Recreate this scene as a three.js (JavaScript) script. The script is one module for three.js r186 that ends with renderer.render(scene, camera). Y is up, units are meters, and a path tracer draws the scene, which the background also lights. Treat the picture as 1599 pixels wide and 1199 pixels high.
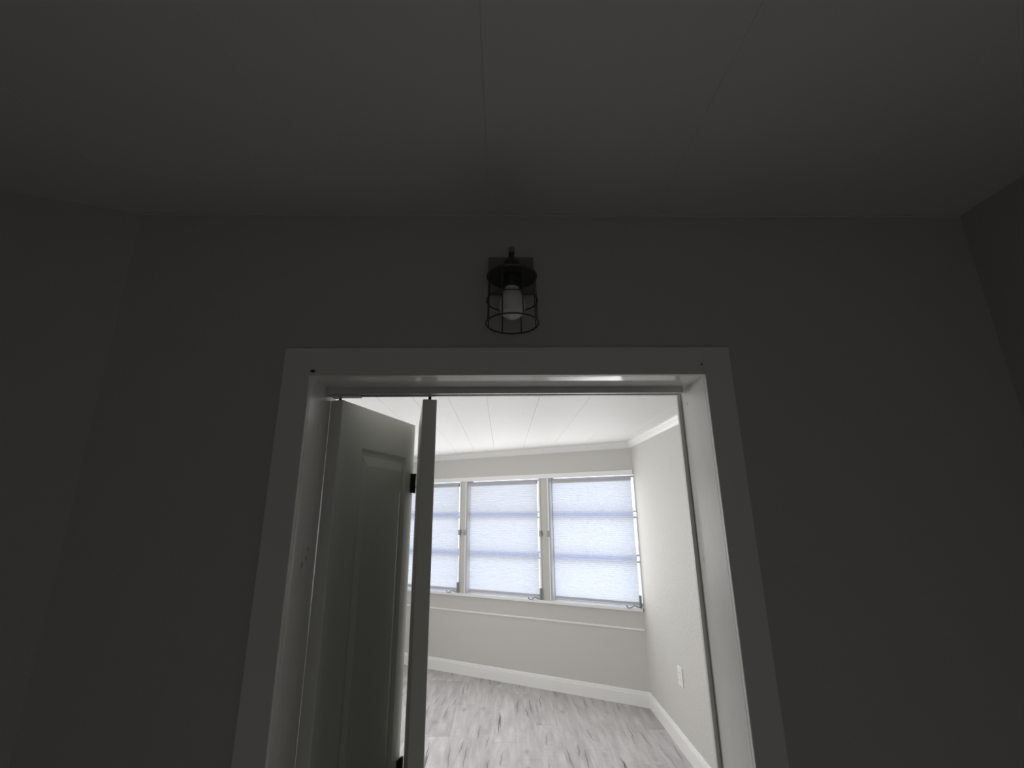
import * as THREE from 'three';
import { mergeGeometries } from 'three/addons/utils/BufferGeometryUtils.js';
import { RectAreaLightUniformsLib } from 'three/addons/lights/RectAreaLightUniformsLib.js';
import { RoundedBoxGeometry } from 'three/addons/geometries/RoundedBoxGeometry.js';

// ------------------------------------------------------------------ camera, sky, light, exposure
const scene = new THREE.Scene();
const EYE = 1.751;
const camera = new THREE.PerspectiveCamera(2 * Math.atan(599.5 / 709.54) * 180 / Math.PI, 1599 / 1199, 0.05, 200);
camera.rotation.order = 'YXZ';
camera.position.set(0, EYE, 0);
camera.rotation.set(0.2703, -0.0214, -0.0100);
scene.add(camera);

const renderer = new THREE.WebGLRenderer({ antialias: true });
renderer.toneMapping = THREE.LinearToneMapping;
renderer.toneMappingExposure = 1.0;
renderer.shadowMap.enabled = true;
RectAreaLightUniformsLib.init();

// hazy bright daytime sky, seen only through and beside the window shades
scene.background = new THREE.Color().setRGB(0.82, 0.93, 1.19);
scene.backgroundIntensity = 2.3;

// the window wall stands at an angle: a frame with x along the wall (from the corner), z pointing outdoors
const CORNER = [1.343, -4.752], WALL_TURN = Math.PI - Math.atan2(0.47469, 0.88015);
const UX = -0.88015, UZ = -0.47469, NX = 0.47469, NZ = -0.88015;
const OPENINGS = [[0.006, 0.94], [1.075, 2.02], [2.13, 3.06]];
const SILL = 0.83, HEAD = 2.09;
const LEFT = -2.6, ADDED_OPENING = [1.2, 2.7];         // added unseen window in the side wall, evens out the light
const DAY = 2.95, SIDE_FILL = 6.3, REAR_FILL = 0.21;
function daylight(name, w, h, level, x, y, z, turn) {
  const l = new THREE.RectAreaLight(new THREE.Color().setRGB(1.0, 0.985, 0.955), level, w, h);
  l.position.set(x, y, z); l.rotation.y = turn; l.name = name; scene.add(l);
}
for (const [a, b] of OPENINGS) {             // daylight coming in through the three shaded windows
  const s = (a + b) / 2, z = -0.03;
  daylight('window_daylight', b - a - 0.06, HEAD - SILL - 0.1, DAY, CORNER[0] + UX * s + NX * z, (SILL + HEAD) / 2, CORNER[1] + UZ * s + NZ * z, WALL_TURN);
}
daylight('side_fill_light', ADDED_OPENING[1] - ADDED_OPENING[0] - 0.06, HEAD - SILL - 0.1, SIDE_FILL, LEFT + 0.03, (SILL + HEAD) / 2, -1.098 - (ADDED_OPENING[0] + ADDED_OPENING[1]) / 2, -Math.PI / 2);  // added fill at an unseen side window, makes the room light more even
daylight('rear_fill_light', 0.80, 1.96, REAR_FILL, 0.05, 1.0, 1.10, 0);    // added dim fill for the closet, in a made-up doorway behind the camera

// ------------------------------------------------------------------ helpers
let seed = 20240611;
const rnd = () => { seed = (seed * 1664525 + 1013904223) >>> 0; return seed / 4294967296; };
const lin = (r, g, b) => new THREE.Color().setRGB(r, g, b);
const taken = new Map();
function numbered(n) { const k = taken.get(n) || 0; taken.set(n, k + 1); return k ? n + '_' + String(k).padStart(3, '0') : n; }
function shade(o) { o.castShadow = true; o.receiveShadow = true; return o; }
function mesh(name, geo, mat, parent) {
  const m = shade(new THREE.Mesh(geo, mat)); m.name = parent === scene ? numbered(name) : name; parent.add(m); return m;
}
function group(name, parent = scene) { const g = new THREE.Group(); g.name = parent === scene ? numbered(name) : name; parent.add(g); return g; }
function structure(o, label, category) { o.userData = { kind: 'structure', label, category }; return o; }
function thing(o, label, category, grp) { o.userData = { label, category }; if (grp) o.userData.group = grp; return o; }
function boxG(x0, x1, y0, y1, z0, z1, r = 0) {
  const w = Math.abs(x1 - x0), h = Math.abs(y1 - y0), d = Math.abs(z1 - z0);
  const g = r ? new RoundedBoxGeometry(w, h, d, 2, r) : new THREE.BoxGeometry(w, h, d);
  g.translate((x0 + x1) / 2, (y0 + y1) / 2, (z0 + z1) / 2); return g;
}
const box = (name, mat, parent, x0, x1, y0, y1, z0, z1, r) => mesh(name, boxG(x0, x1, y0, y1, z0, z1, r), mat, parent);
function westFrame(name) { const g = group(name); g.position.set(LEFT, 0, -1.098); g.rotation.y = Math.PI / 2; g.scale.z = -1; return g; }
function wallFrame(name) { const g = group(name); g.position.set(CORNER[0], 0, CORNER[1]); g.rotation.y = WALL_TURN; return g; }
function merge(list) { return mergeGeometries(list.map((g) => { const n = g.index ? g.toNonIndexed() : g; for (const k of Object.keys(n.attributes)) if (!['position', 'normal', 'uv'].includes(k)) n.deleteAttribute(k); return n; })); }
// world-metre uv for flat walls
function metreUV(g, ax, ay) {
  const p = g.attributes.position, uv = new Float32Array(p.count * 2);
  for (let i = 0; i < p.count; i++) { uv[2 * i] = p.getComponent(i, ax); uv[2 * i + 1] = p.getComponent(i, ay); }
  g.setAttribute('uv', new THREE.BufferAttribute(uv, 2)); return g;
}

// ------------------------------------------------------------------ procedural textures
function valueNoise(nx, ny, sd) {                       // tiling lattice noise
  const t = new Float32Array(nx * ny); let s = sd >>> 0;
  for (let i = 0; i < t.length; i++) { s = (s * 1664525 + 1013904223) >>> 0; t[i] = s / 4294967296; }
  return (u, v) => {
    const x = u * nx, y = v * ny, x0 = Math.floor(x), y0 = Math.floor(y), fx = x - x0, fy = y - y0;
    const sx = fx * fx * (3 - 2 * fx), sy = fy * fy * (3 - 2 * fy);
    const at = (i, j) => t[(((j % ny) + ny) % ny) * nx + (((i % nx) + nx) % nx)];
    return (at(x0, y0) * (1 - sx) + at(x0 + 1, y0) * sx) * (1 - sy) + (at(x0, y0 + 1) * (1 - sx) + at(x0 + 1, y0 + 1) * sx) * sy;
  };
}
function dataTex(w, h, fn, srgb, repeat) {
  const d = new Uint8Array(w * h * 4);
  for (let j = 0; j < h; j++) for (let i = 0; i < w; i++) {
    const c = fn((i + 0.5) / w, (j + 0.5) / h), k = 4 * (j * w + i);
    const a = Array.isArray(c) ? c : [c, c, c];
    for (let q = 0; q < 3; q++) d[k + q] = Math.max(0, Math.min(255, Math.round(a[q] * 255)));
    d[k + 3] = 255;
  }
  const t = new THREE.DataTexture(d, w, h, THREE.RGBAFormat);
  t.magFilter = THREE.LinearFilter; t.minFilter = THREE.LinearMipmapLinearFilter; t.generateMipmaps = true;
  t.wrapS = t.wrapT = THREE.RepeatWrapping;
  if (srgb) t.colorSpace = THREE.SRGBColorSpace;
  if (repeat) t.repeat.set(repeat[0], repeat[1]);
  t.needsUpdate = true; return t;
}
// knockdown plaster relief, one tile = 0.8 m
const k1 = valueNoise(40, 40, 11), k2 = valueNoise(95, 95, 12), k3 = valueNoise(12, 12, 13);
const plasterBump = dataTex(512, 512, (u, v) => {
  const n = k1(u, v) * 0.6 + k2(u, v) * 0.4; const s = Math.min(1, Math.max(0, (n - 0.42) / 0.16));
  return 0.25 + 0.5 * s + 0.2 * (k3(u, v) - 0.5);
}, false, [1.25, 1.25]);
// brushed paint on the wood trim: strokes run along v
const b1 = valueNoise(64, 6, 21), b2 = valueNoise(160, 14, 22), b3 = valueNoise(6, 10, 23);
const brushBump = dataTex(256, 256, (u, v) => 0.5 * b1(u, v) + 0.3 * b2(u, v) + 0.2 * b3(u, v), false);
// ceiling board paint: fine streaks along v
const c1 = valueNoise(90, 5, 31), c2 = valueNoise(30, 30, 32);
const boardBump = dataTex(256, 256, (u, v) => 0.6 * c1(u, v) + 0.4 * c2(u, v), false);

function plankTexture(sd) {
  const n1 = valueNoise(5, 7, sd), n2 = valueNoise(14, 9, sd + 1), n3 = valueNoise(60, 24, sd + 2), n4 = valueNoise(9, 60, sd + 3), wob = valueNoise(3, 9, sd + 4);
  let s = (sd * 7919) >>> 0; const r = () => { s = (s * 1664525 + 1013904223) >>> 0; return s / 4294967296; };
  const cracks = [];
  for (let i = 0; i < 3; i++) cracks.push({ x: 0.12 + 0.76 * r(), y: r() * 0.7, l: 0.16 + 0.16 * r(), w: 0.012 + 0.012 * r(), k: 0.26 + 0.22 * r(), ph: r() * 6 });
  const knots = []; for (let i = 0; i < 1; i++) knots.push({ x: 0.15 + 0.7 * r(), y: r(), k: 0.10 + 0.14 * r(), s: 0.03 + 0.04 * r() });
  const tone = 0.725 + 0.05 * (r() - 0.5);
  return dataTex(128, 768, (u, v) => {
    const uu = u + 0.05 * (wob(u, v) - 0.5);
    let g = tone + 0.10 * (n1(uu, v) - 0.5) + 0.05 * (n2(uu, v) - 0.5) + 0.035 * (n3(uu, v) - 0.5) + 0.025 * (n4(u, v) - 0.5);
    for (const c of cracks) {
      const t = (v - c.y) / c.l; if (t < 0 || t > 1) continue;
      const cx = c.x + 0.045 * Math.sin(t * 3.2 + c.ph) + 0.015 * Math.sin(t * 11 + c.ph), w = c.w * Math.sin(Math.PI * t) + 0.003;
      const d = Math.abs(u - cx) / w; g -= c.k * Math.max(0, 1 - d) * Math.min(1, 6 * t * (1 - t)); g -= 0.05 * Math.exp(-d * d * 0.05);
    }
    for (const q of knots) { const dx = (u - q.x) * 0.18, dy = (v - q.y) * 1.22; const d = Math.sqrt(dx * dx * 2 + dy * dy * 0.6) / (q.s * 0.5); g -= q.k * Math.exp(-d * d) * (0.6 + 0.4 * Math.cos(d * 9)); }
    return [g * 1.0, g * 0.985, g * 0.985];
  }, true);
}
const PLANKS = [101, 202, 303, 404, 505, 606].map(plankTexture);

// jamb paint with the few scuffs and filled screw holes the photo shows; u across the jamb, v up (2.0316 m)
function jambTexture(marks) {
  const n1 = valueNoise(10, 40, 71), n2 = valueNoise(40, 200, 72);
  return dataTex(128, 1024, (u, v) => {
    let g = 0.925 + 0.015 * (n1(u, v) - 0.5);
    for (const [mu, my, ru, ry, k] of marks) {
      const du = (u - mu) * 0.158 / ru, dy = (v - my / 2.0316) * 2.0316 / ry, d = du * du + dy * dy;
      if (d < 3) g -= k * Math.max(0, 1 - d + 0.9 * (n2(u, v) - 0.5));
    }
    return [g, g, g * 0.985];
  }, true);
}

// ------------------------------------------------------------------ materials
const std = (o) => new THREE.MeshStandardMaterial(o);
const WALL_PAINT = lin(0.61, 0.60, 0.57), TRIM_PAINT = lin(0.87, 0.87, 0.85), CEILING_PAINT = lin(0.82, 0.815, 0.80);   // one paint of each kind throughout
const M = {
  closetWall: std({ color: WALL_PAINT, roughness: 0.85, bumpMap: plasterBump, bumpScale: 0.0006 }),
  closetCeil: std({ color: CEILING_PAINT, roughness: 0.8, bumpMap: boardBump, bumpScale: 0.0004 }),
  casing: std({ color: TRIM_PAINT, roughness: 0.42, bumpMap: brushBump, bumpScale: 0.0002 }),
  trim: std({ color: TRIM_PAINT, roughness: 0.35, bumpMap: brushBump, bumpScale: 0.00015 }),
  headJamb: std({ color: TRIM_PAINT, roughness: 0.08, bumpMap: brushBump, bumpScale: 0.00003 }),
  roomWall: std({ color: WALL_PAINT, roughness: 0.75, bumpMap: plasterBump, bumpScale: 0.0010 }),
  windowWall: std({ color: WALL_PAINT, roughness: 0.75 }),
  roomCeil: std({ color: CEILING_PAINT, roughness: 0.6, bumpMap: boardBump, bumpScale: 0.0004 }),
  backing: std({ color: lin(0.45, 0.44, 0.42), roughness: 0.9 }),
  door: std({ color: lin(0.83, 0.84, 0.79), roughness: 0.4 }),
  metalWhite: std({ color: lin(0.70, 0.70, 0.69), roughness: 0.4 }),
  alu: std({ color: lin(0.62, 0.62, 0.62), roughness: 0.4, metalness: 0.6 }),
  greyRail: std({ color: lin(0.50, 0.50, 0.50), roughness: 0.5 }),
  greyPlastic: std({ color: lin(0.38, 0.38, 0.38), roughness: 0.5 }),
  crank: std({ color: lin(0.26, 0.26, 0.26), roughness: 0.4, metalness: 0.5 }),
  hinge: std({ color: lin(0.05, 0.05, 0.05), roughness: 0.45, metalness: 0.6 }),
  bronze: std({ color: lin(0.12, 0.115, 0.11), roughness: 0.4, metalness: 0.7 }),
  lampPlate: std({ color: lin(0.24, 0.235, 0.22), roughness: 0.5, metalness: 0.4 }),
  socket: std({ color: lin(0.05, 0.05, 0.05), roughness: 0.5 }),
  bulb: std({ color: lin(0.85, 0.85, 0.82), roughness: 0.25 }),
  plate: std({ color: lin(0.84, 0.84, 0.82), roughness: 0.3 }),
  slot: std({ color: lin(0.10, 0.10, 0.10), roughness: 0.6 }),
  glass: new THREE.MeshPhysicalMaterial({ color: 0xffffff, roughness: 0.0, transmission: 1, thickness: 0, ior: 1.45 }),
  blueGlass: new THREE.MeshPhysicalMaterial({ color: lin(0.34, 0.46, 0.86), roughness: 0.35, transmission: 1, thickness: 0, ior: 1.45, side: THREE.DoubleSide }),
  fabric: new THREE.MeshPhysicalMaterial({ color: lin(0.90, 0.90, 0.90), roughness: 1.0, transmission: 0.55, thickness: 0, side: THREE.DoubleSide }),
  ground: std({ color: lin(0.60, 0.58, 0.53), roughness: 0.95 }),
  closetFloor: std({ color: lin(0.47, 0.46, 0.46), roughness: 0.55 }),
  caulk: std({ color: lin(0.70, 0.69, 0.66), roughness: 0.7 }),
};
const plankMats = PLANKS.map((t) => std({ map: t, roughness: 0.5 }));

// ------------------------------------------------------------------ room shell
const ZF = -0.952, ZB = -1.098;                 // closet-side and room-side faces of the partition
const XL = -0.4122, XR = 0.4419, DOORH = 2.0316;
const CEIL = 2.43, CCEIL = 2.44, CLOSET_R = 1.133, CLOSET_BACK = 1.05;
const backZ = (x) => CORNER[1] + (x - CORNER[0]) / UX * UZ;      // z of the window wall at x

// floor: sub-floor slab plus one mesh per plank, cut along the angled window wall
const floor = structure(group('floor'), 'grey wood-look plank floor seen through the doorway', 'floor');
box('subfloor', M.backing, floor, LEFT - 0.1, 1.45, -0.12, -0.012, -7.3, ZB + 0.02);
box('closet_floor', M.closetFloor, floor, LEFT - 0.1, CLOSET_R + 0.1, -0.12, 0, ZB + 0.02, CLOSET_BACK + 0.1);
function clipWall(poly, off) {                 // keep what lies inside the room, off metres short of the window wall
  const f = ([x, z]) => (x - CORNER[0]) * NX + (z - CORNER[1]) * NZ + off, out = [];
  for (let i = 0; i < poly.length; i++) {
    const a = poly[i], b = poly[(i + 1) % poly.length], fa = f(a), fb = f(b);
    if (fa <= 0) out.push(a);
    if ((fa < 0 && fb > 0) || (fa > 0 && fb < 0)) { const t = fa / (fa - fb); out.push([a[0] + t * (b[0] - a[0]), a[1] + t * (b[1] - a[1])]); }
  }
  return out;
}
function area(p) { let a = 0; for (let i = 0; i < p.length; i++) { const q = p[(i + 1) % p.length]; a += p[i][0] * q[1] - q[0] * p[i][1]; } return a / 2; }
// slab over a polygon in x/z with a small chamfer round its show face (up: top, else bottom)
function slabG(poly, y0, y1, ch, up, uvOf) {
  if (area(poly) < 0) poly = poly.slice().reverse();
  const cx = poly.reduce((s, p) => s + p[0], 0) / poly.length, cz = poly.reduce((s, p) => s + p[1], 0) / poly.length;
  const inset = poly.map((p, i) => {           // move each corner in along both of its edges
    const a = poly[(i + poly.length - 1) % poly.length], b = poly[(i + 1) % poly.length];
    const n = (u, v) => { const dx = v[0] - u[0], dz = v[1] - u[1], l = Math.hypot(dx, dz) || 1; return [-dz / l, dx / l]; };
    const na = n(a, p), nb = n(p, b), k = 1 + na[0] * nb[0] + na[1] * nb[1] || 1;
    return [p[0] + ch * (na[0] + nb[0]) / k, p[1] + ch * (na[1] + nb[1]) / k];
  });
  const show = up ? y1 : y0, edge = up ? y1 - ch : y0 + ch, back = up ? y0 : y1, pos = [], uv = [];
  const tri = (a, b, c, flip) => { for (const p of flip ? [a, c, b] : [a, b, c]) { pos.push(...p); uv.push(...uvOf(p[0], p[2])); } };
  const N = poly.length;
  for (let i = 0; i < N; i++) {
    const j = (i + 1) % N, P = poly[i], Q = poly[j], A = inset[i], B = inset[j];
    if (i > 0 && i < N - 1) tri([inset[0][0], show, inset[0][1]], [A[0], show, A[1]], [B[0], show, B[1]], up);
    tri([P[0], edge, P[1]], [Q[0], edge, Q[1]], [B[0], show, B[1]], up); tri([P[0], edge, P[1]], [B[0], show, B[1]], [A[0], show, A[1]], up);
    tri([P[0], back, P[1]], [Q[0], back, Q[1]], [Q[0], edge, Q[1]], up); tri([P[0], back, P[1]], [Q[0], edge, Q[1]], [P[0], edge, P[1]], up);
  }
  const g = new THREE.BufferGeometry();
  g.setAttribute('position', new THREE.Float32BufferAttribute(pos, 3)); g.setAttribute('uv', new THREE.Float32BufferAttribute(uv, 2));
  g.computeVertexNormals(); return g;
}
{
  const PW = 0.178, PL = 1.22; let col = 0;
  const starts = [0.35, 0.78, 0.13, 0.60, 0.95, 0.25, 0.70, 0.48, 0.05, 0.88, 0.38];
  for (let x1 = CORNER[0] - 0.003; x1 > LEFT + 0.01; x1 -= PW, col++) {
    const x0 = Math.max(x1 - PW, LEFT + 0.003);
    let z = ZB + starts[col % starts.length] * PL, row = 0;
    while (z > -7.0) {
      const za = Math.min(z, ZB - 0.002), zb = z - PL;
      let p = clipWall([[x0, za], [x1, za], [x1, zb], [x0, zb]], 0.006);
      if (p.length > 2 && Math.abs(area(p)) > 0.004 && za > zb) {
        const k = Math.floor(rnd() * plankMats.length), flip = rnd() < 0.5, zz = z;
        const g = slabG(p, -0.012, 0, 0.0012, true, (x, q) => [(x - x1) / PW + 1, flip ? (zz - q) / PL : 1 - (zz - q) / PL]);
        const m = mesh('plank', g, plankMats[k], floor); m.name = 'plank' + (floor.userData.n ? '_' + String(floor.userData.n).padStart(3, '0') : ''); floor.userData.n = (floor.userData.n || 0) + 1;
      }
      z -= PL + 0.0006; row++;
    }
  }
  delete floor.userData.n;
}

// room ceiling: painted boards running away from the doorway
const ceiling = structure(group('ceiling'), 'white ceiling of long painted boards in the bright room', 'ceiling');
box('ceiling_deck', M.backing, ceiling, LEFT - 0.1, 1.45, CEIL + 0.008, CEIL + 0.1, -7.3, ZB);
{
  const seams = [1.341, 1.19, 0.87, 0.55, 0.23, -0.10, -0.34, -0.56, -0.78, -1.1, -1.42, -1.74, -2.06, -2.38, LEFT];
  for (let i = 0; i + 1 < seams.length; i++) {
    const p = clipWall([[seams[i + 1] + 0.0004, ZB], [seams[i] - 0.0004, ZB], [seams[i] - 0.0004, -7.2], [seams[i + 1] + 0.0004, -7.2]], 0.004);
    mesh('ceiling_board' + (i ? '_' + String(i).padStart(3, '0') : ''), slabG(p, CEIL, CEIL + 0.008, 0.0016, false, (x, z) => [x * 2, z * 0.5]), M.roomCeil, ceiling);
  }
}
// closet ceiling, same kind of boards
const ceilingC = structure(group('ceiling'), 'dim ceiling of painted boards above the doorway wall, in the dark', 'ceiling');
box('ceiling_deck', M.backing, ceilingC, LEFT - 0.1, CLOSET_R + 0.1, CCEIL + 0.008, CCEIL + 0.1, ZB + 0.002, CLOSET_BACK + 0.1);
{
  const seams = [CLOSET_R, 0.77, 0.37, -0.03, -0.43, -0.83, -1.23, -1.63, -2.03, LEFT];
  for (let i = 0; i + 1 < seams.length; i++)
    mesh('ceiling_board' + (i ? '_' + String(i).padStart(3, '0') : ''), slabG([[seams[i + 1] + 0.0001, ZF], [seams[i] - 0.0001, ZF], [seams[i] - 0.0001, CLOSET_BACK], [seams[i + 1] + 0.0001, CLOSET_BACK]], CCEIL, CCEIL + 0.008, 0.0004, false, (x, z) => [x * 2, z * 0.5]), M.closetCeil, ceilingC);
}

// partition wall with the doorway
const wallFront = structure(group('wall_front'), 'dark textured wall around the doorway', 'wall');
for (const [a, b, c, d] of [[LEFT - 0.1, XL - 0.02, 0, CCEIL], [XR + 0.02, 1.45, 0, CCEIL], [XL - 0.02, XR + 0.02, DOORH + 0.02, CCEIL]]) {
  mesh('wall_panel', metreUV(boxG(a, b, c, d, ZF - 0.1, ZF), 0, 1), M.closetWall, wallFront);
  mesh('wall_panel_room_side', metreUV(boxG(a, b, c, d, ZB + 0.004, ZF - 0.1), 0, 1), M.roomWall, wallFront);
}
// closet side walls
{
  const w = structure(group('wall_right'), 'dark side wall meeting the doorway wall at the right corner', 'wall');
  mesh('wall_panel', metreUV(boxG(CLOSET_R, CLOSET_R + 0.1, 0, CCEIL, ZF, CLOSET_BACK), 2, 1), M.closetWall, w);
  const l = structure(group('wall_left'), 'dark side wall angling away from the doorway wall', 'wall');
  const a = [-0.858, ZF], b = [LEFT, -0.40], L = Math.hypot(b[0] - a[0], b[1] - a[1]);
  const m = mesh('wall_panel', metreUV(boxG(0, L, 0, CCEIL, -0.08, 0), 0, 1), M.closetWall, l);
  m.position.set(a[0], 0, a[1]); m.rotation.y = Math.PI - Math.atan2(b[1] - a[1], a[0] - b[0]) ; m.scale.z = -1;
  m.rotation.y = Math.atan2(-(b[1] - a[1]), b[0] - a[0]);
  const e = structure(group('wall_side'), 'dark far side wall of the unlit space', 'wall');
  mesh('wall_panel', metreUV(boxG(LEFT - 0.1, LEFT, 0, CCEIL, ZF, CLOSET_BACK), 2, 1), M.closetWall, e);
  const k = structure(group('wall_rear'), 'dark wall with a doorway added for the fill light, facing the cased doorway', 'wall');
  for (const [a, b, c, d] of [[LEFT - 0.1, -0.37, 0, CCEIL], [0.47, CLOSET_R + 0.1, 0, CCEIL], [-0.37, 0.47, 2.03, CCEIL]]) mesh('wall_panel', metreUV(boxG(a, b, c, d, CLOSET_BACK, CLOSET_BACK + 0.1), 0, 1), M.closetWall, k);
  const h = structure(group('wall_added_hall'), 'added walls, floor and ceiling closing off the space behind the rear fill light', 'wall');  // made-up hall box and doorway, added to hold the rear fill light
  for (const q of [[-0.57, -0.47, 0, 2.4, 1.15, 2.6], [0.57, 0.67, 0, 2.4, 1.15, 2.6], [-0.57, 0.67, 0, 2.4, 2.6, 2.7], [-0.57, 0.67, 2.4, 2.5, 1.15, 2.7], [-0.57, 0.67, -0.1, 0, 1.15, 2.7]]) box('added_hall_panel', M.roomWall, h, ...q);
}
// bright room walls
{
  const r = structure(group('wall_east'), 'off-white textured wall at the right of the bright room', 'wall');
  const ex = CORNER[0], eo = ex + 0.11;
  const end = slabG([[ex, ZB], [eo, ZB], [eo, CORNER[1] + NZ * 0.11 / NX], [ex, CORNER[1]]], 0, CEIL, 0.0004, true, (x, z) => [x, z]);
  mesh('wall_panel', metreUV(end, 2, 1), M.roomWall, r);
  const l = structure(group('wall_west'), 'off-white wall at the hidden side of the bright room', 'wall');
  const [wa, wb] = ADDED_OPENING;
  for (const [z0, z1, y0, y1] of [[-7.3, ZB - wb, 0, CEIL], [ZB - wa, ZB, 0, CEIL], [ZB - wb, ZB - wa, 0, SILL], [ZB - wb, ZB - wa, HEAD, CEIL]])
    mesh('wall_panel', metreUV(boxG(LEFT - 0.14, LEFT, y0, y1, z0, z1), 2, 1), M.roomWall, l);
}
const WT = 0.14, WLEN = 4.62;
const wallBack = structure(wallFrame('wall_back'), 'greige wall under and over the row of shaded windows', 'wall');
box('wall_panel', M.windowWall, wallBack, 0, WLEN, -0.01, SILL - 0.022, 0, WT);
box('wall_panel_upper', M.windowWall, wallBack, 0, WLEN, HEAD + 0.01, CEIL + 0.008, 0, WT);
for (const [a, b] of [[0.94, 1.075], [2.02, 2.13], [3.06, WLEN]]) box('mullion', M.windowWall, wallBack, a, b, SILL - 0.022, HEAD + 0.01, 0, WT);

// mouldings of the bright room
function sweepG(profile, len) {                  // profile [[out, y]...], run along +x, outwards = -z
  const sh = new THREE.Shape(profile.map(([o, y]) => new THREE.Vector2(o, y)));
  const g = new THREE.ExtrudeGeometry(sh, { depth: len, bevelEnabled: false, curveSegments: 4 });
  g.rotateY(Math.PI / 2); return g;              // shape x -> -z, extrusion -> +x
}
const baseProfile = [[0, 0], [0.016, 0], [0.016, 0.098], [0.014, 0.101], [0.010, 0.101], [0.010, 0.114], [0.008, 0.118], [0.004, 0.120], [0.004, 0.126], [0, 0.126]];
const crownProfile = [[0, -0.062], [0.006, -0.062], [0.010, -0.055], [0.020, -0.043], [0.036, -0.018], [0.042, -0.012], [0.042, 0], [0, 0]];
{
  const bb = wallFrame('baseboard_back'); structure(bb, 'white moulded baseboard under the shaded windows', 'baseboard');
  mesh('board', sweepG(baseProfile, WLEN), M.trim, bb);
  const br = structure(group('baseboard_right'), 'white moulded baseboard along the wall with the outlet', 'baseboard');
  const m = mesh('board', sweepG(baseProfile, 3.655), M.trim, br); m.rotation.y = Math.PI / 2; m.position.set(CORNER[0], 0, ZB); m.rotation.y = Math.PI / 2; // +x -> -z
  m.scale.z = 1; 
  const cb = wallFrame('trim_1'); structure(cb, 'white crown moulding above the shaded windows', 'trim');
  const c = mesh('crown', sweepG(crownProfile, WLEN), M.trim, cb); c.position.y = CEIL;
  const cr = structure(group('trim_2'), 'white crown moulding above the right wall of the bright room', 'trim');
  const d = mesh('crown', sweepG(crownProfile, 3.655), M.trim, cr); d.rotation.y = Math.PI / 2; d.position.set(CORNER[0], CEIL, ZB);
  const ra = wallFrame('trim_3'); structure(ra, 'thin white ledge moulding below the window sill', 'trim');
  mesh('ledge', boxG(0, WLEN, 0.634, 0.650, -0.014, 0, 0.003), M.trim, ra);
  const hd = wallFrame('trim_4'); structure(hd, 'flat white head casing along the top of the windows', 'trim');
  mesh('head_casing', boxG(0, WLEN - 1.3, HEAD, HEAD + 0.05, -0.014, 0, 0.003), M.trim, hd);
  const sl = wallFrame('trim_5'); structure(sl, 'white window sill running under the shades', 'trim');
  mesh('sill', boxG(0, WLEN - 1.3, SILL - 0.028, SILL, -0.035, WT, 0.004), M.trim, sl);
}

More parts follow.
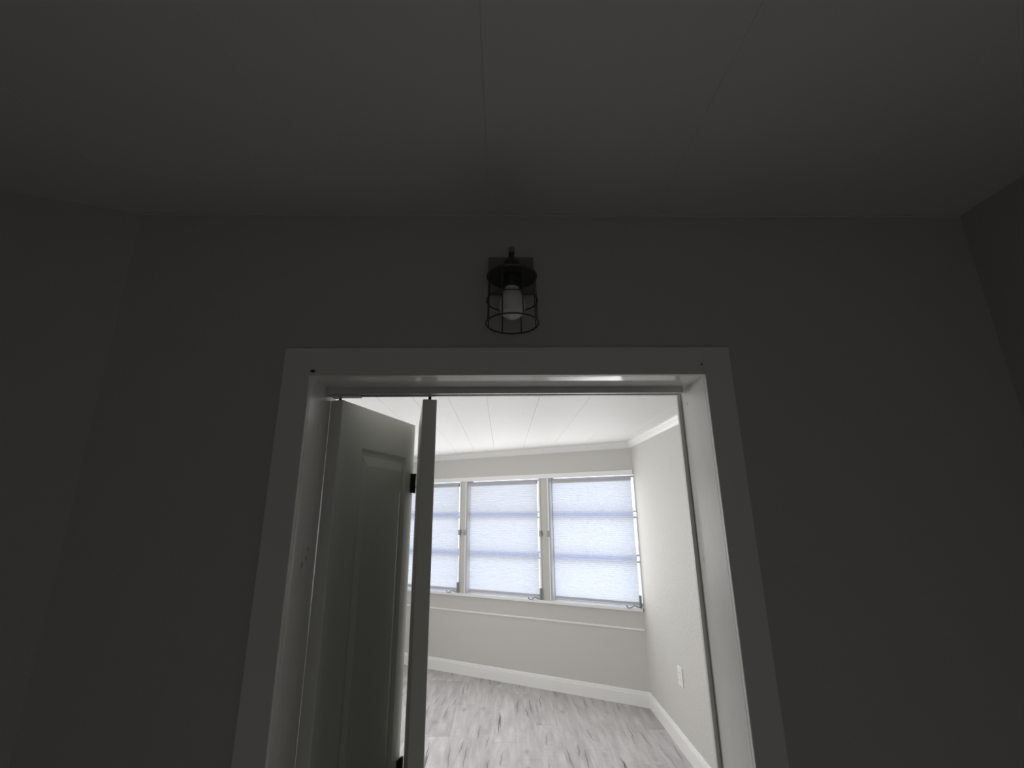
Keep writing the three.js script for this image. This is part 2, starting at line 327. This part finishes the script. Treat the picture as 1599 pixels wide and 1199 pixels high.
// ------------------------------------------------------------------ windows and shades
const windowLabels = ['awning window of three panes beside the right-hand wall', 'awning window of three panes between the two narrow mullions', 'awning window of three panes partly hidden by the folded door', 'unseen wide awning window added in the side wall for its light'];
const shadeLabels = ['white pleated shade in the window beside the right-hand wall', 'white pleated shade in the window between the two mullions', 'white pleated shade partly hidden behind the folded door', 'white pleated shade in the added unseen window of the side wall'];
const RAILS = [1.255, 1.685];
[...OPENINGS, ADDED_OPENING].forEach(([a, b], i) => {  // the last opening is the added, unseen side window
  const frame = i < 3 ? wallFrame : westFrame, w = frame('window_' + (i + 1)); structure(w, windowLabels[i], 'window');
  const f0 = 0.072, f1 = 0.118, fw = 0.010;
  for (const [x0, x1] of [[a, a + fw], [b - fw, b]]) box('frame_stile', M.metalWhite, w, x0, x1, SILL, HEAD, f0, f1, 0.002);
  for (const [y0, y1] of [[SILL, SILL + fw], [HEAD - fw, HEAD]]) box('frame_rail', M.metalWhite, w, a + fw, b - fw, y0, y1, f0, f1, 0.002);
  const ys = [SILL + fw, ...RAILS, HEAD - fw];
  for (const y of RAILS) {
    box('transom', M.metalWhite, w, a + fw, b - fw, y - 0.018, y - 0.010, 0.050, f1);
    const tg = new THREE.PlaneGeometry(b - a - 0.06, 0.046); tg.rotateX(0.35); tg.translate((a + b) / 2 + 0.004, y + 0.011, 0.062); mesh('overlap_glass', tg, M.blueGlass, w);   // overlapping pane edges, blue-tinted
  }
  for (let k = 0; k < 3; k++) {
    const s = group('sash', w), y0 = ys[k] + (k ? 0.034 : 0), y1 = ys[k + 1] - (k < 2 ? 0.018 : 0), x0 = a + fw, x1 = b - fw;
    mesh('sash_frame', merge([boxG(x0, x1, y0, y0 + 0.014, 0.086, 0.106), boxG(x0, x1, y1 - 0.010, y1, 0.086, 0.106), boxG(x0, x0 + 0.006, y0 + 0.014, y1 - 0.010, 0.086, 0.106), boxG(x1 - 0.006, x1, y0 + 0.014, y1 - 0.010, 0.086, 0.106)]), M.metalWhite, s);
    const pg = new THREE.PlaneGeometry(x1 - x0 - 0.012, y1 - y0 - 0.024); pg.translate((x0 + x1) / 2, (y0 + y1) / 2 + 0.002, 0.096);
    mesh('pane', pg, M.glass, s);
  }
  // stop beads beside the opening, on the room face
  for (const x of [1, 2].includes(i) ? [a - 0.022, b + 0.008] : [b + 0.008]) box('stop_bead', M.trim, w, x, x + 0.014, SILL, HEAD, -0.012, 0, 0.003);
  // crank operator at the low corner
  const c = group('crank_operator', w);
  const cx = a - (i ? 0.012 : 0.0) + (i ? 0 : 0.012);
  mesh('housing', boxG(cx - 0.011, cx + 0.011, 0.832, 0.945, -0.034, -0.012, 0.004), M.crank, c);
  const curve = new THREE.CatmullRomCurve3([[0, 0.838, -0.030], [0.028, 0.846, -0.048], [0.052, 0.858, -0.056], [0.078, 0.842, -0.060], [0.105, 0.834, -0.062], [0.122, 0.840, -0.064], [0.128, 0.856, -0.064]].map(([x, y, z]) => new THREE.Vector3(cx + x, y, z)));
  mesh('crank_handle', new THREE.TubeGeometry(curve, 28, 0.0048, 8), M.crank, c);
  // side latches at mid height
  for (const x of i ? [a - 0.020, b + 0.020] : [b + 0.020]) box('latch', M.greyPlastic, w, x - 0.013, x + 0.013, 1.468, 1.528, -0.030, -0.010, 0.003);
  if (i === 0) for (const y of [1.020, 1.048]) { const g = new THREE.CylinderGeometry(0.005, 0.005, 0.003, 12); g.rotateZ(Math.PI / 2); g.translate(a + 0.0015, y, 0.052); mesh('screw', g, M.crank, w); }

  // cellular shade hung inside the opening
  const s = frame('pleated_shade'); thing(s, shadeLabels[i], 'shade', 'pleated shades in the window row');
  const x0 = a + 0.030, x1 = b - 0.024, yt = 2.036, yb = 0.873;
  mesh('head_rail', boxG(x0, x1, yt, yt + 0.032, 0.018, 0.048, 0.003), M.greyRail, s);
  mesh('bottom_rail', boxG(x0, x1, yb - 0.020, yb, 0.022, 0.044, 0.003), M.greyRail, s);
  const N = 60, pos = [], uv = [];
  for (let k = 0; k < N * 2; k++) {
    const ya = yb + (yt - yb) * k / (2 * N), yc = yb + (yt - yb) * (k + 1) / (2 * N), za = k % 2 ? 0.0355 : 0.0305, zc = k % 2 ? 0.0305 : 0.0355;
    pos.push(x0, ya, za, x1, yc, zc, x1, ya, za, x0, ya, za, x0, yc, zc, x1, yc, zc);
    for (const [p, q] of [[0, 0], [1, 1], [1, 0], [0, 0], [0, 1], [1, 1]]) uv.push(p, (k + q) / (2 * N));
  }
  const g = new THREE.BufferGeometry();
  g.setAttribute('position', new THREE.Float32BufferAttribute(pos, 3)); g.setAttribute('uv', new THREE.Float32BufferAttribute(uv, 2)); g.computeVertexNormals();
  mesh('pleated_fabric', g, M.fabric, s);
});
{
  const g = structure(group('ground'), 'pale ground outside the windows', 'ground');
  box('ground_slab', M.ground, g, -20, 20, -0.6, -0.5, -30, -7.5);
}

// ------------------------------------------------------------------ doorway: casing, jambs, track
{
  const t = structure(group('trim_6'), 'white painted casing and jambs framing the doorway', 'trim');
  const cw = 0.0595, top = 2.0951, zc = -0.940;
  function casingG(x0, x1, y0, y1, holes) {
    const sh = new THREE.Shape([[x0, y0], [x1, y0], [x1, y1], [x0, y1]].map(([x, y]) => new THREE.Vector2(x, y)));
    for (const [hx, hy, rx, ry] of holes) { const h = new THREE.Path(); h.absellipse(hx, hy, rx, ry, 0, Math.PI * 2, true); sh.holes.push(h); }
    const g = new THREE.ExtrudeGeometry(sh, { depth: 0.0095, bevelEnabled: true, bevelThickness: 0.0012, bevelSize: 0.0012, bevelOffset: -0.0012, bevelSegments: 1, curveSegments: 12 });
    g.translate(0, 0, ZF + 0.0012); return g;
  }
  mesh('side_casing', casingG(XL - cw, XL, 0, DOORH, []), M.casing, t);
  mesh('side_casing', casingG(XR, XR + cw, 0, top, []), M.casing, t);
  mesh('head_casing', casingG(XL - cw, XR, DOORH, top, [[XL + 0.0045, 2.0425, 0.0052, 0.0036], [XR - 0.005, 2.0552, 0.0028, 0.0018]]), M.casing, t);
  for (const [hx, hy, r] of [[XL + 0.0045, 2.0425, 0.006], [XR - 0.005, 2.0552, 0.0032]]) { const g = new THREE.CylinderGeometry(r, r, 0.006, 16); g.rotateX(Math.PI / 2); g.scale(1, 0.7, 1); g.translate(hx, hy, zc - 0.0048); mesh('dark_hole_disc', g, M.socket, t); }  // dark discs inside the holes, their colour stands in for the shade there
  const jl = std({ map: jambTexture([[0.348, 1.646, 0.007, 0.007, 0.30], [0.465, 1.658, 0.005, 0.006, 0.26], [0.50, 1.675, 0.005, 0.006, 0.18], [0.40, 1.935, 0.0035, 0.003, 0.25], [0.30, 1.80, 0.003, 0.003, 0.12], [0.33, 1.66, 0.0025, 0.06, 0.10]]), roughness: 0.24, bumpMap: brushBump, bumpScale: 0.00012 });
  const jr = std({ map: jambTexture([[0.30, 1.992, 0.004, 0.004, 0.28], [0.28, 1.966, 0.004, 0.003, 0.08], [0.25, 1.64, 0.003, 0.008, 0.22], [0.38, 1.62, 0.003, 0.008, 0.10], [0.40, 1.912, 0.004, 0.004, 0.10]]), roughness: 0.30, bumpMap: brushBump, bumpScale: 0.00012 });
  mesh('jamb', boxG(XL - 0.02, XL, 0, DOORH, ZB, ZF), jl, t);
  mesh('jamb', boxG(XR, XR + 0.02, 0, DOORH, ZB, ZF), jr, t);
  mesh('head_jamb', boxG(XL - 0.02, XR + 0.02, DOORH, DOORH + 0.02, ZB, ZF), M.headJamb, t);
  mesh('door_stop', boxG(XR - 0.0095, XR, 0, DOORH, -1.096, -1.086, 0.001), M.trim, t);

  const tr = thing(group('door_track'), 'long pale metal bifold track under the door head', 'track');
  const z0 = -1.072, z1 = -1.040, yt = DOORH, yb = 2.0165;
  mesh('channel', merge([boxG(XL + 0.001, 0.431, yt - 0.003, yt - 0.0002, z0, z1), boxG(XL + 0.001, 0.431, yb, yt - 0.003, z1 - 0.002, z1), boxG(XL + 0.001, 0.431, yb, yt - 0.003, z0, z0 + 0.002), boxG(XL + 0.001, 0.431, yb, yb + 0.002, z1 - 0.010, z1 - 0.002), boxG(XL + 0.001, 0.431, yb, yb + 0.002, z0 + 0.002, z0 + 0.010)]), M.metalWhite, tr);
  mesh('pivot_bracket', merge([boxG(-0.402, -0.338, yb - 0.0035, yb - 0.0005, z0 + 0.004, z1 - 0.004), boxG(-0.402, -0.392, yb - 0.006, yb - 0.0005, z0 + 0.006, z1 - 0.006)]), M.alu, tr);
}

// ------------------------------------------------------------------ bifold door, folded open into the room
const LEAF_TOP = 2.008, LEAF_BOT = 0.012, LEAF_W = 0.362, LEAF_T = 0.033;
// leaf in its own frame: x = 0..LEAF_W from its near edge to its far edge, z = 0 (show face) .. -LEAF_T
function leafG() {
  const panels = [[0.092, 0.318, 0.96, 1.9035], [0.092, 0.318, 0.14, 0.84]], list = [];
  const steps = [[0, 0], [0.006, -0.0055], [0.012, -0.0062], [0.030, -0.0012]];
  for (const side of [1, -1]) {
    const sh = new THREE.Shape([[0.0015, LEAF_BOT], [LEAF_W - 0.0015, LEAF_BOT], [LEAF_W - 0.0015, LEAF_TOP - 0.0015], [0.0015, LEAF_TOP - 0.0015]].map(([x, y]) => new THREE.Vector2(x, y)));
    for (const [x0, x1, y0, y1] of panels) sh.holes.push(new THREE.Path([[x0, y0], [x0, y1], [x1, y1], [x1, y0]].map(([x, y]) => new THREE.Vector2(x, y))));
    const parts = [new THREE.ShapeGeometry(sh)];
    for (const [x0, x1, y0, y1] of panels) {
      const pos = [];
      const ring = ([k, d]) => [[x0 + k, y0 + k, d], [x1 - k, y0 + k, d], [x1 - k, y1 - k * 1.35, d], [x0 + k, y1 - k * 1.35, d]];
      for (let s = 0; s + 1 < steps.length; s++) { const A = ring(steps[s]), B = ring(steps[s + 1]); for (let i = 0; i < 4; i++) { const j = (i + 1) % 4; pos.push(...A[i], ...A[j], ...B[j], ...A[i], ...B[j], ...B[i]); } }
      const C = ring(steps[steps.length - 1]); pos.push(...C[0], ...C[1], ...C[2], ...C[0], ...C[2], ...C[3]);
      const g = new THREE.BufferGeometry(); g.setAttribute('position', new THREE.Float32BufferAttribute(pos, 3)); g.setAttribute('uv', new THREE.Float32BufferAttribute(new Float32Array(pos.length / 3 * 2), 2)); g.computeVertexNormals(); parts.push(g);
    }
    const g = merge(parts);
    if (side < 0) { g.rotateY(Math.PI); g.translate(LEAF_W, 0, -LEAF_T); }
    list.push(g);
  }
  // edges with a small ease
  const e = 0.0015, P = [[0, -e], [e, 0], [LEAF_W - e, 0], [LEAF_W, -e], [LEAF_W, -LEAF_T + e], [LEAF_W - e, -LEAF_T], [e, -LEAF_T], [0, -LEAF_T + e]], pos = [];
  const quad = (a, b, c, d) => pos.push(...a, ...b, ...c, ...a, ...c, ...d);
  for (const [i, j] of [[0, 1], [2, 3], [3, 4], [4, 5], [6, 7], [7, 0]]) { const a = P[i], b = P[j]; quad([a[0], LEAF_BOT, a[1]], [b[0], LEAF_BOT, b[1]], [b[0], LEAF_TOP - e, b[1]], [a[0], LEAF_TOP - e, a[1]]); }
  for (const y of [LEAF_TOP, LEAF_BOT]) { const q = [[e, y, -e], [LEAF_W - e, y, -e], [LEAF_W - e, y, -LEAF_T + e], [e, y, -LEAF_T + e]]; quad(...(y > 1 ? q : q.slice().reverse())); }
  quad([e, LEAF_TOP - e, 0], [LEAF_W - e, LEAF_TOP - e, 0], [LEAF_W - e, LEAF_TOP, -e], [e, LEAF_TOP, -e]);
  quad([LEAF_W - e, LEAF_TOP - e, -LEAF_T], [e, LEAF_TOP - e, -LEAF_T], [e, LEAF_TOP, -LEAF_T + e], [LEAF_W - e, LEAF_TOP, -LEAF_T + e]);
  quad([0, LEAF_TOP - e, -LEAF_T + e], [0, LEAF_TOP - e, -e], [e, LEAF_TOP, -e], [e, LEAF_TOP, -LEAF_T + e]);
  quad([LEAF_W, LEAF_TOP - e, -e], [LEAF_W, LEAF_TOP - e, -LEAF_T + e], [LEAF_W - e, LEAF_TOP, -LEAF_T + e], [LEAF_W - e, LEAF_TOP, -e]);
  const g = new THREE.BufferGeometry(); g.setAttribute('position', new THREE.Float32BufferAttribute(pos, 3)); g.setAttribute('uv', new THREE.Float32BufferAttribute(new Float32Array(pos.length / 3 * 2), 2)); g.computeVertexNormals();
  list.push(g);
  return merge(list);
}
{
  const d = structure(group('door_1'), 'pale panelled bifold door folded open into the bright room', 'door');
  const leaf = leafG();
  // hinge-side leaf: its show face runs from A (at the jamb) to B, facing right
  const place = (o, A, B) => { o.position.set(A[0], 0, A[1]); o.rotation.y = Math.atan2(-(B[1] - A[1]), B[0] - A[0]); };
  const l1 = group('door_leaf', d), A1 = [-0.3805, -1.060], B1 = [-0.272, -1.405];
  place(l1, A1, B1); mesh('panelled_slab', leaf, M.door, l1);
  // guide-side leaf: its left (inner) face runs from the fold back to the track
  const l2 = group('door_leaf', d), A2 = [-0.190, -1.058], B2 = [-0.2635, -1.4125];
  { const dx = B2[0] - A2[0], dz = B2[1] - A2[1], L = Math.hypot(dx, dz), far = [A2[0] + dx / L * LEAF_W, A2[1] + dz / L * LEAF_W]; place(l2, far, A2); }
  mesh('panelled_slab', leaf, M.door, l2);
  // butterfly hinges across the fold, on the inner faces
  for (const y of [1.831, 1.105, 0.36]) {
    const h = group('hinge', l1);
    mesh('hinge_plate', boxG(LEAF_W - 0.017, LEAF_W + 0.003, y - 0.028, y + 0.028, -0.001, 0.0022, 0.0008), M.hinge, h);
    const g = new THREE.CylinderGeometry(0.0036, 0.0036, 0.058, 12); g.translate(LEAF_W + 0.0035, y, 0.004); mesh('hinge_knuckle', g, M.hinge, h);
  }
  const pin = (l, x) => { const g = new THREE.CylinderGeometry(0.0036, 0.0036, 0.016, 12); g.translate(x, LEAF_TOP + 0.008, -LEAF_T / 2); mesh('pivot_pin', g, M.hinge, l); };
  pin(l1, 0.012); pin(l2, LEAF_W - 0.012);
}

// ------------------------------------------------------------------ small things
{
  const o = thing(group('wall_outlet'), 'white electrical outlet plate low on the right wall of the bright room', 'outlet');
  o.position.set(CORNER[0], 0.521, -3.89);
  mesh('cover_plate', boxG(-0.007, 0, -0.065, 0.065, -0.045, 0.045, 0.003), M.plate, o);
  for (const y of [0.024, -0.024]) {
    const r = group('receptacle', o);
    mesh('face', boxG(-0.0095, -0.006, y - 0.016, y + 0.016, -0.017, 0.017, 0.0015), M.plate, r);
    for (const z of [-0.006, 0.006]) box('slot', M.slot, r, -0.0099, -0.009, y - 0.002, y + 0.007, z - 0.001, z + 0.001);
  }
  const g = new THREE.CylinderGeometry(0.003, 0.003, 0.002, 10); g.rotateZ(Math.PI / 2); g.translate(-0.0075, 0, 0); mesh('screw', g, M.alu, o);
}
// cage sconce over the doorway (unlit)
{
  const L = thing(group('wall_sconce'), 'unlit dark wire cage sconce with white bulb on the wall over the doorway', 'lamp');
  L.position.set(0.0205, 0, -0.870);
  const zw = ZF + 0.870;                                    // wall face in the lamp's frame
  mesh('backplate', boxG(-0.052, 0.052, 2.225, 2.316, zw, zw + 0.016, 0.003), M.lampPlate, L);
  mesh('arm', boxG(-0.0065, 0.0065, 2.285, 2.298, zw + 0.014, 0.0065, 0.002), M.lampPlate, L);
  const neck = new THREE.CylinderGeometry(0.006, 0.006, 0.024, 16); neck.translate(0, 2.276, 0); mesh('neck', neck, M.socket, L);
  const capPts = [[0.0001, 2.268], [0.013, 2.267], [0.017, 2.262], [0.0195, 2.252], [0.0195, 2.246], [0.0165, 2.243], [0.0165, 2.205], [0.0150, 2.201], [0.0001, 2.201]];
  mesh('socket', new THREE.LatheGeometry(capPts.map(([r, y]) => new THREE.Vector2(r, y)).reverse(), 28), M.socket, L);
  const rings = [];
  for (let k = 0; k < 5; k++) { const g = new THREE.TorusGeometry(0.0168, 0.0014, 6, 24); g.rotateX(Math.PI / 2); g.translate(0, 2.239 - 0.0075 * k, 0); rings.push(g); }
  mesh('socket_ribs', merge(rings), M.bronze, L);
  const bp = [[0.0001, 2.131], [0.010, 2.133], [0.019, 2.139], [0.0255, 2.148], [0.0282, 2.158], [0.0278, 2.168], [0.0250, 2.178], [0.0205, 2.188], [0.0165, 2.197], [0.0140, 2.206]];
  mesh('bulb', new THREE.LatheGeometry(bp.map(([r, y]) => new THREE.Vector2(r, y)), 32), M.bulb, L);
  const cage = group('cage', L), yb = 2.1207, ym = 2.172, yt = 2.228, R = [0.0541, 0.0530, 0.0515];
  [[yb, R[0], 0.0020], [ym, R[1], 0.0016], [yt, R[2], 0.0024]].forEach(([y, r, t]) => { const g = new THREE.TorusGeometry(r, t, 8, 48); g.rotateX(Math.PI / 2); g.translate(0, y, 0); mesh('ring', g, M.bronze, cage); });
  mesh('cap', new THREE.LatheGeometry([[0.0001, 2.2285], [0.0505, 2.2270], [0.0520, 2.2285], [0.0505, 2.2305], [0.022, 2.2400], [0.0165, 2.2440]].map(([r, y]) => new THREE.Vector2(r, y)), 40), M.socket, cage);
  for (let k = 0; k < 8; k++) {
    const a = (k + 0.5) * Math.PI / 4, cs = Math.cos(a), sn = Math.sin(a);
    const c = new THREE.CatmullRomCurve3([[R[0], yb], [R[1], ym], [R[2], yt]].map(([r, y]) => new THREE.Vector3(sn * r, y, cs * r)));
    mesh('wire', new THREE.TubeGeometry(c, 12, 0.0013, 6), M.bronze, cage);
  }
}
// uneven caulk bead where the doorway wall meets the ceiling
{
  const n = valueNoise(64, 3, 91), pts = [];
  for (let i = 0; i <= 90; i++) { const x = -0.857 + 1.988 * i / 90; pts.push(new THREE.Vector3(x, CCEIL - 0.002 + 0.003 * (n(i / 91, 0.2) - 0.5), ZF + 0.001 + 0.003 * (n(i / 91, 0.7) - 0.5))); }
  const t = structure(group('trim_7'), 'uneven bead of caulk between the dark wall and its ceiling', 'trim');
  mesh('caulk_bead', new THREE.TubeGeometry(new THREE.CatmullRomCurve3(pts), 180, 0.0035, 6), M.caulk, t);
}

renderer.render(scene, camera);
